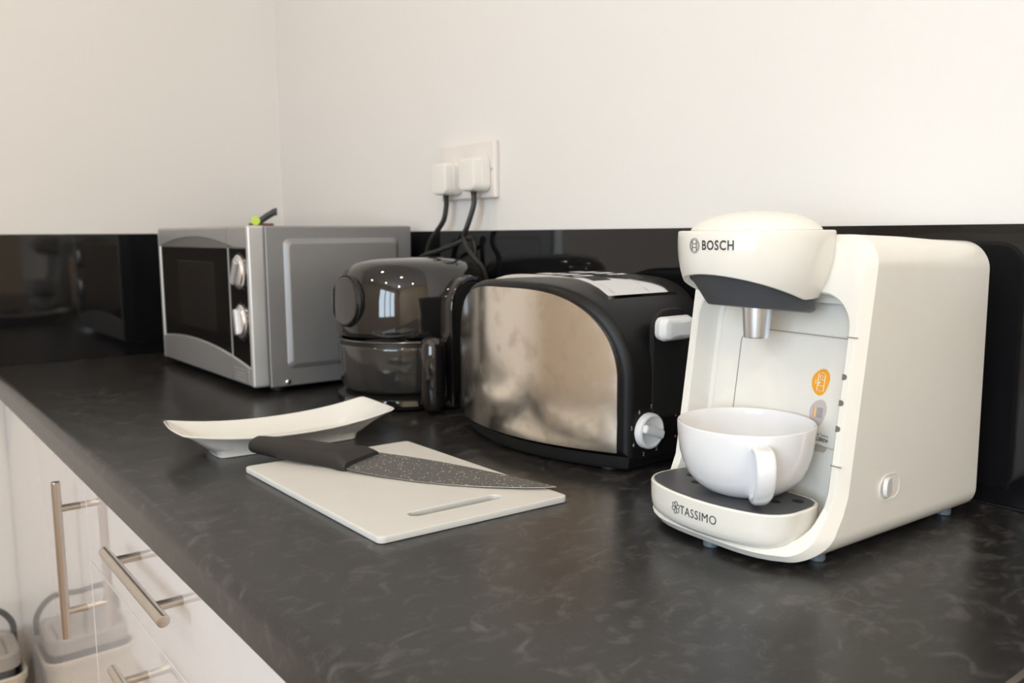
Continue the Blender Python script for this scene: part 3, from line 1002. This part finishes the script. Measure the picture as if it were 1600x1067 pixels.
BCX = .0335
bg_ = decal('badge', blob(BCX, .1255, .0092, .0100), .0002, 'badge_orange', cm)
bg_['label'] = 'orange cup badge'
nb = lambda x, z: (x, nby(x, z) - .0004, z)
g = bmesh.new()
line_on([(BCX - .0030, 0.1185), (BCX + .0038, 0.1185), (BCX + .0042, 0.1315), (BCX + .0015, 0.1328), (BCX - .0026, 0.1318), (BCX - .0030, 0.1185)], nb, .00035, 5, bm=g)
line_on([(BCX - .0030, 0.1272), (BCX + .0040, 0.1272)], nb, .00035, 5, bm=g)
line_on([(BCX - .0030, 0.1225), (BCX + .0040, 0.1225)], nb, .0003, 5, bm=g)
line_on([(BCX - .0055, 0.1265), (BCX - .0045, 0.1255), (BCX - .0055, 0.1242), (BCX - .004, 0.1235)], nb, .0004, 5, bm=g)
line_on([(BCX + .0004 + .0016 * cos(a_ * .5), 0.1295 + .0012 * sin(a_ * .5)) for a_ in range(13)], nb, .0003, 5, bm=g)
line_on([(BCX - .0020, 0.1245), (BCX - .0012, 0.1252), (BCX - .0004, 0.1245), (BCX - .0012, 0.1238), (BCX - .0020, 0.1245)], nb, .0007, 5, bm=g)
obj('badge_drawing', g, 'badge_white', bg_)
sb_ = decal('badge', blob(BCX + .001, .1015, .0088, .0100), .0002, 'badge_silver', cm)
sb_['label'] = 'silver barcode badge'
for i, (a0, a1, mn) in enumerate(((-.0052, -.0036, 'badge_pink'), (-.0036, -.0016, 'badge_yellow'), (-.0016, .0024, 'badge_grey'), (.0024, .0040, 'badge_mauve'), (.0040, .0050, 'badge_grey'))):
    decal('badge_stripe', [(BCX + .001 + a0, .0975), (BCX + .001 + a1, .0975), (BCX + .001 + a1, .1055), (BCX + .001 + a0, .1055)], .0004, mn, sb_)
text_on('lettering', 'Featuring Tassimo', .0032, lambda u, v: (BCX + .005 + u * .85, nby(BCX + .005 + u * .85, .0852 + v) - .0004, .0852 + v), 'ink_soft', cm)
text_on('lettering', 'INTELLIBREW', .0042, lambda u, v: (BCX + .005 + u * .82, nby(BCX + .005 + u * .82, .0815 + v) - .0004, .0815 + v), 'ink', cm, bold=.00006)

# ---- brewing head: round bowl with an arched lower edge
HY = -.0955
HC = -.0015
RT = [(.2445, .0580), (.2435, .0590), (.238, .0594), (.230, .0592), (.222, .0584), (.214, .0569), (.206, .0545), (.198, .0508), (.190, .0462), (.186, .043)]


def hr(z):
    return interp(RT, z)


def z_arch(th):
    c = max(0.0, cos(th))
    return .1935 + .0190 * c ** 1.2


NTH = 96
ths = [-pi + 2 * pi * i / NTH for i in range(NTH)]
hpnt = lambda r, th, z: (HC + r * sin(th), HY - r * cos(th), z)
rings = [[hpnt(.040, th, .2445) for th in ths], [hpnt(.0572, th, .2445) for th in ths], [hpnt(.0586, th, .2441) for th in ths], [hpnt(.0591, th, .2430) for th in ths]]
for k_ in range(1, 15):
    t_ = k_ / 14
    rings.append([hpnt(hr(.243 + (z_arch(th) - .243) * t_), th, .243 + (z_arch(th) - .243) * t_) for th in ths])
rings.append([hpnt(hr(z_arch(th)) - .0012, th, z_arch(th) - .0006) for th in ths])
rings.append([hpnt(hr(z_arch(th)) - .0050, th, z_arch(th) + .0016) for th in ths])
rings.append([hpnt(hr(z_arch(th)) - .0060, th, z_arch(th) + .010) for th in ths])
hd_ = obj('brew_head', loft(rings, True, True), 'cream', cm, smooth=32)
obj('head_lid', xform(lathe([(.0, .2440), (.0490, .2440), (.0494, .2452), (.0482, .2470), (.043, .2515), (.034, .2555), (.022, .2582), (.010, .2594), (0, .2597)], 64), Matrix.Translation((HC, HY, 0))), 'cream', hd_)
rings = []


def chin_pt(th, t_):
    """front slopes in, sides and back stay wide"""
    r0 = hr(z_arch(th)) - .0042
    x0, y0, z0 = hpnt(r0, th, z_arch(th) + .005)
    x1, y1, z1 = HC + .0425 * sin(th), HY + .0075 - .0400 * cos(th), .1853 + .0042 * cos(th)
    return (x0 + (x1 - x0) * t_, y0 + (y1 - y0) * t_, z0 + (z1 - z0) * t_)


for k_ in range(8):
    rings.append([chin_pt(th, k_ / 7) for th in ths])
for q_, z_ in ((.965, .1836), (.90, .1829)):
    rings.append([(HC + .0425 * q_ * sin(th), HY + .0075 - .0400 * q_ * cos(th), z_ + .0042 * cos(th)) for th in ths])
obj('chin', loft(rings, True, True), 'slate', cm, smooth=32)['label'] = 'dark grey chin panel'
obj('spout', xform(lathe([(0, .187), (.0116, .187), (.0114, .183), (.0100, .162), (.0096, .1605), (.0082, .1605), (.0082, .175), (0, .175)], 36), Matrix.Translation((HC + .001, HY + .003, 0))), 'spout_metal', cm)['label'] = 'metal spout'

# lettering wrapped round the head
HT0 = RAD(10.5)


def on_head(u, v, z0=.2335, off=.00025):
    z = z0 + v
    return hpnt(hr(z) + off, HT0 + u / .061, z)


text_on('lettering', 'BOSCH', 
        .0098, lambda u, v: on_head(u * .80 + .0018, v), 'ink', cm, bold=.00022, spacing=1.12, sub=True)
g = bmesh.new()
ccx = -.0202
circ = lambda r, n=32: [(ccx + r * cos(2 * pi * i / n), r * sin(2 * pi * i / n)) for i in range(n)]
oh = lambda u, v: on_head(u, v, off=.0001)
line_on(circ(.0056), oh, .00022, 6, closed=True, bm=g)
line_on(circ(.0045), oh, .0003, 6, closed=True, bm=g)
for s_ in (-1, 1):
    line_on([(ccx + s_ * .0024, -.0036), (ccx + s_ * .0024, .0036)], oh, .0004, 6, bm=g)
    line_on([(ccx - .0024, s_ * .0014), (ccx + .0024, s_ * .0014)], oh, .0004, 6, bm=g)
obj('emblem', g, 'ink_soft', cm)

# ---- drip tray
TZ0, TZ1 = .0130, .0415


def tray_outline(ins=0.0, n=30):
    """D-shaped plan, ccw seen from above; front bows forward"""
    hw, yfr = .0685, -.1615
    front = []
    for i in range(n + 1):
        t = -1 + 2 * i / n
        # super-elliptic corner + gentle bow
        x = hw * math.copysign(abs(sin(t * pi / 2)) ** .62, t)
        u = abs(x) / hw
        y = yfr + .0165 * u ** 2 + .020 * (1 - max(0.0, 1 - u ** 9) ** (1 / 2.0))
        front.append((x, y))
    rt = [(hw - .0002, -.112), (hw - .0018, -.1005), (hw - .006, -.0925), (hw - .0125, -.0885), (hw - .022, -.0870)]
    pts = front + rt + [(-x, y) for x, y in reversed(rt)]
    pts = [(x + TCO, y) for x, y in pts]
    return inset_pts(pts, ins) if ins else pts


TCO = -.0010
rings = []
for d_, z in ((.010, TZ0), (.0055, TZ0 + .0012), (.0022, TZ0 + .0045), (.0008, TZ0 + .009), (0, TZ0 + .015), (-.0002, TZ1 - .0012), (.0006, TZ1), (.0018, TZ1), (.0022, TZ1 - .001)):
    rings.append([(x, y, z) for x, y in tray_outline(d_)])
tr_ = obj('drip_tray', loft(rings), 'cream', cm, smooth=32)
gi = [[(x, y, z) for x, y in tray_outline(d_)] for d_, z in ((.0030, TZ1 - .002), (.0026, TZ1 + .0001), (.0038, TZ1 + .0007))]
gr_ = obj('tray_grid', loft(gi), 'slate', tr_, smooth=32)
for hx, hy in ((-.044, -.116), (-.028, -.128), (0.0, -.133), (.024, -.128), (.042, -.118), (-.052, -.104), (.052, -.104)):
    g = lathe([(0, .0), (.0036, .0), (.0036, .0004), (0, .0004)], 20, sx=1.25)
    obj('drain_hole', g, 'hole_black', gr_, loc=(hx, hy, TZ1 + .0005))


def tray_front(x):
    hw = .0685; u = min(1.0, abs(x - TCO) / hw)
    return -.1615 + .0165 * u ** 2 + .020 * (1 - max(0.0, 1 - u ** 9) ** .5)


TLX, TLZ = -.0015, .0295
tf = lambda u, v: (TLX + u, tray_front(TLX + u) - .0004, TLZ + v)
text_on('lettering', 'TASSIMO', .0098, lambda u, v: tf(u * .86 + .006, v), 'ink', tr_, bold=0.0, spacing=1.08, sub=True)
g = bmesh.new()
fcx, fcz, fr_ = -.0168, .0005, .0050
for q in range(6):
    a0 = RAD(60 * q + 20)
    pet = []
    for i in range(13):
        t = i / 12
        rad_ = fr_ * sin(pi * t) ** .55
        aa = a0 + RAD(30) * cos(pi * t)
        pet.append((fcx + rad_ * cos(aa) * .92, fcz + rad_ * sin(aa)))
    line_on(pet, tf, .00024, 5, bm=g)
obj('emblem', g, 'ink', tr_)
obj('tray_lug', lathe([(.002, 0), (.0018, .0006), (0, .0008)], 12), 'ink_soft', tr_, loc=(.0655, -.1080, .032), rot=(0, pi / 2, 0))

# ---- power switch on the right-hand side
sw = rr(-.0150, .0150, -.0112, .0112, .0108, 8, 3)
so_ = obj('switch_surround', loft([[(BX1 + dx, y_ - .034, z_ + .0485) for y_, z_ in inset_pts(sw, d_)] for d_, dx in ((0, -.001), (.0004, .0003), (.0018, .0005), (.0032, -.0002), (.0036, -.0006))], False, True), 'cream', cm)
obj('rocker', loft([[(BX1 + dx + .0030 * (-(y_) / .009), y_ - .036, z_ + .0485) for y_, z_ in inset_pts(rr(-.0092, .0092, -.0075, .0075, .0068, 6, 3), d_)] for d_, dx in ((0, -.002), (.0002, .0012), (.0012, .0018))], False, True), 'white_plastic', so_)
for fx, f_ in ((.066, -.098), (.0, -.140), (-.070, -.098), (.066, .080), (-.070, .080)):
    obj('foot', lathe([(0, 0), (.0056, 0), (.0062, .0008), (.0062, .0075), (0, .0075)], 20), 'foot_blue', cm, loc=(fx, f_, 0))

# ================================================================== CUP
ML = Vector((.009, -.1135, TZ1 + .0009))
mw_ = Matrix.Rotation(CR, 4, 'Z') @ ML
cp_ = thing('coffee_cup', 'round white porcelain cup under the coffee spout', 'cup', (1.456 + mw_.x, -0.140 + mw_.y, ML.z))
prof = [(0, .0012), (.0195, .0012), (.0205, 0), (.0240, 0), (.0255, .0008), (.0325, .0034), (.0400, .0088), (.0452, .0150), (.0486, .0225), (.0508, .0300), (.0522, .038), (.0530, .046), (.0533, .0515), (.0530, .0525), (.0522, .0527), (.0514, .0520),
        (.0510, .046), (.0502, .038), (.0487, .030), (.0463, .0225), (.0425, .0155), (.036, .0098), (.024, .0060), (.010, .0048), (0, .0046)]
prof = [(r_ * .985, z_ * 1.05) for r_, z_ in prof]
obj('bowl', lathe(prof, 72), 'porcelain', cp_, smooth=50)
ca = math.atan2(CAM.y - cp_.location.y, CAM.x - cp_.location.x) + RAD(12)
path = smoothpath([(.0490, 0, .0445), (.058, 0, .0465), (.0675, 0, .0440), (.0720, 0, .0360), (.0705, 0, .0255), (.0635, 0, .0145), (.0530, 0, .0075), (.0400, 0, .0052), (.0330, 0, .0056)], 6)
rings = []
for i, p_ in enumerate(path):
    t = (path[min(i + 1, len(path) - 1)] - path[max(i - 1, 0)]).normalized()
    nrm = Vector((t.z, 0, -t.x))
    f_ = i / (len(path) - 1)
    wd = .0070 - .0020 * sin(pi * f_) * 0 - .0032 * max(0, f_ - .6) / .4
    th = .0031
    rings.append([tuple(p_ + Vector((0, 1, 0)) * wd * math.copysign(abs(cos(2 * pi * k / 16)) ** .7, cos(2 * pi * k / 16)) + nrm * th * math.copysign(abs(sin(2 * pi * k / 16)) ** .8, sin(2 * pi * k / 16))) for k in range(16)])
obj('handle', loft(rings), 'porcelain', cp_, smooth=60, rot=(0, 0, ca))
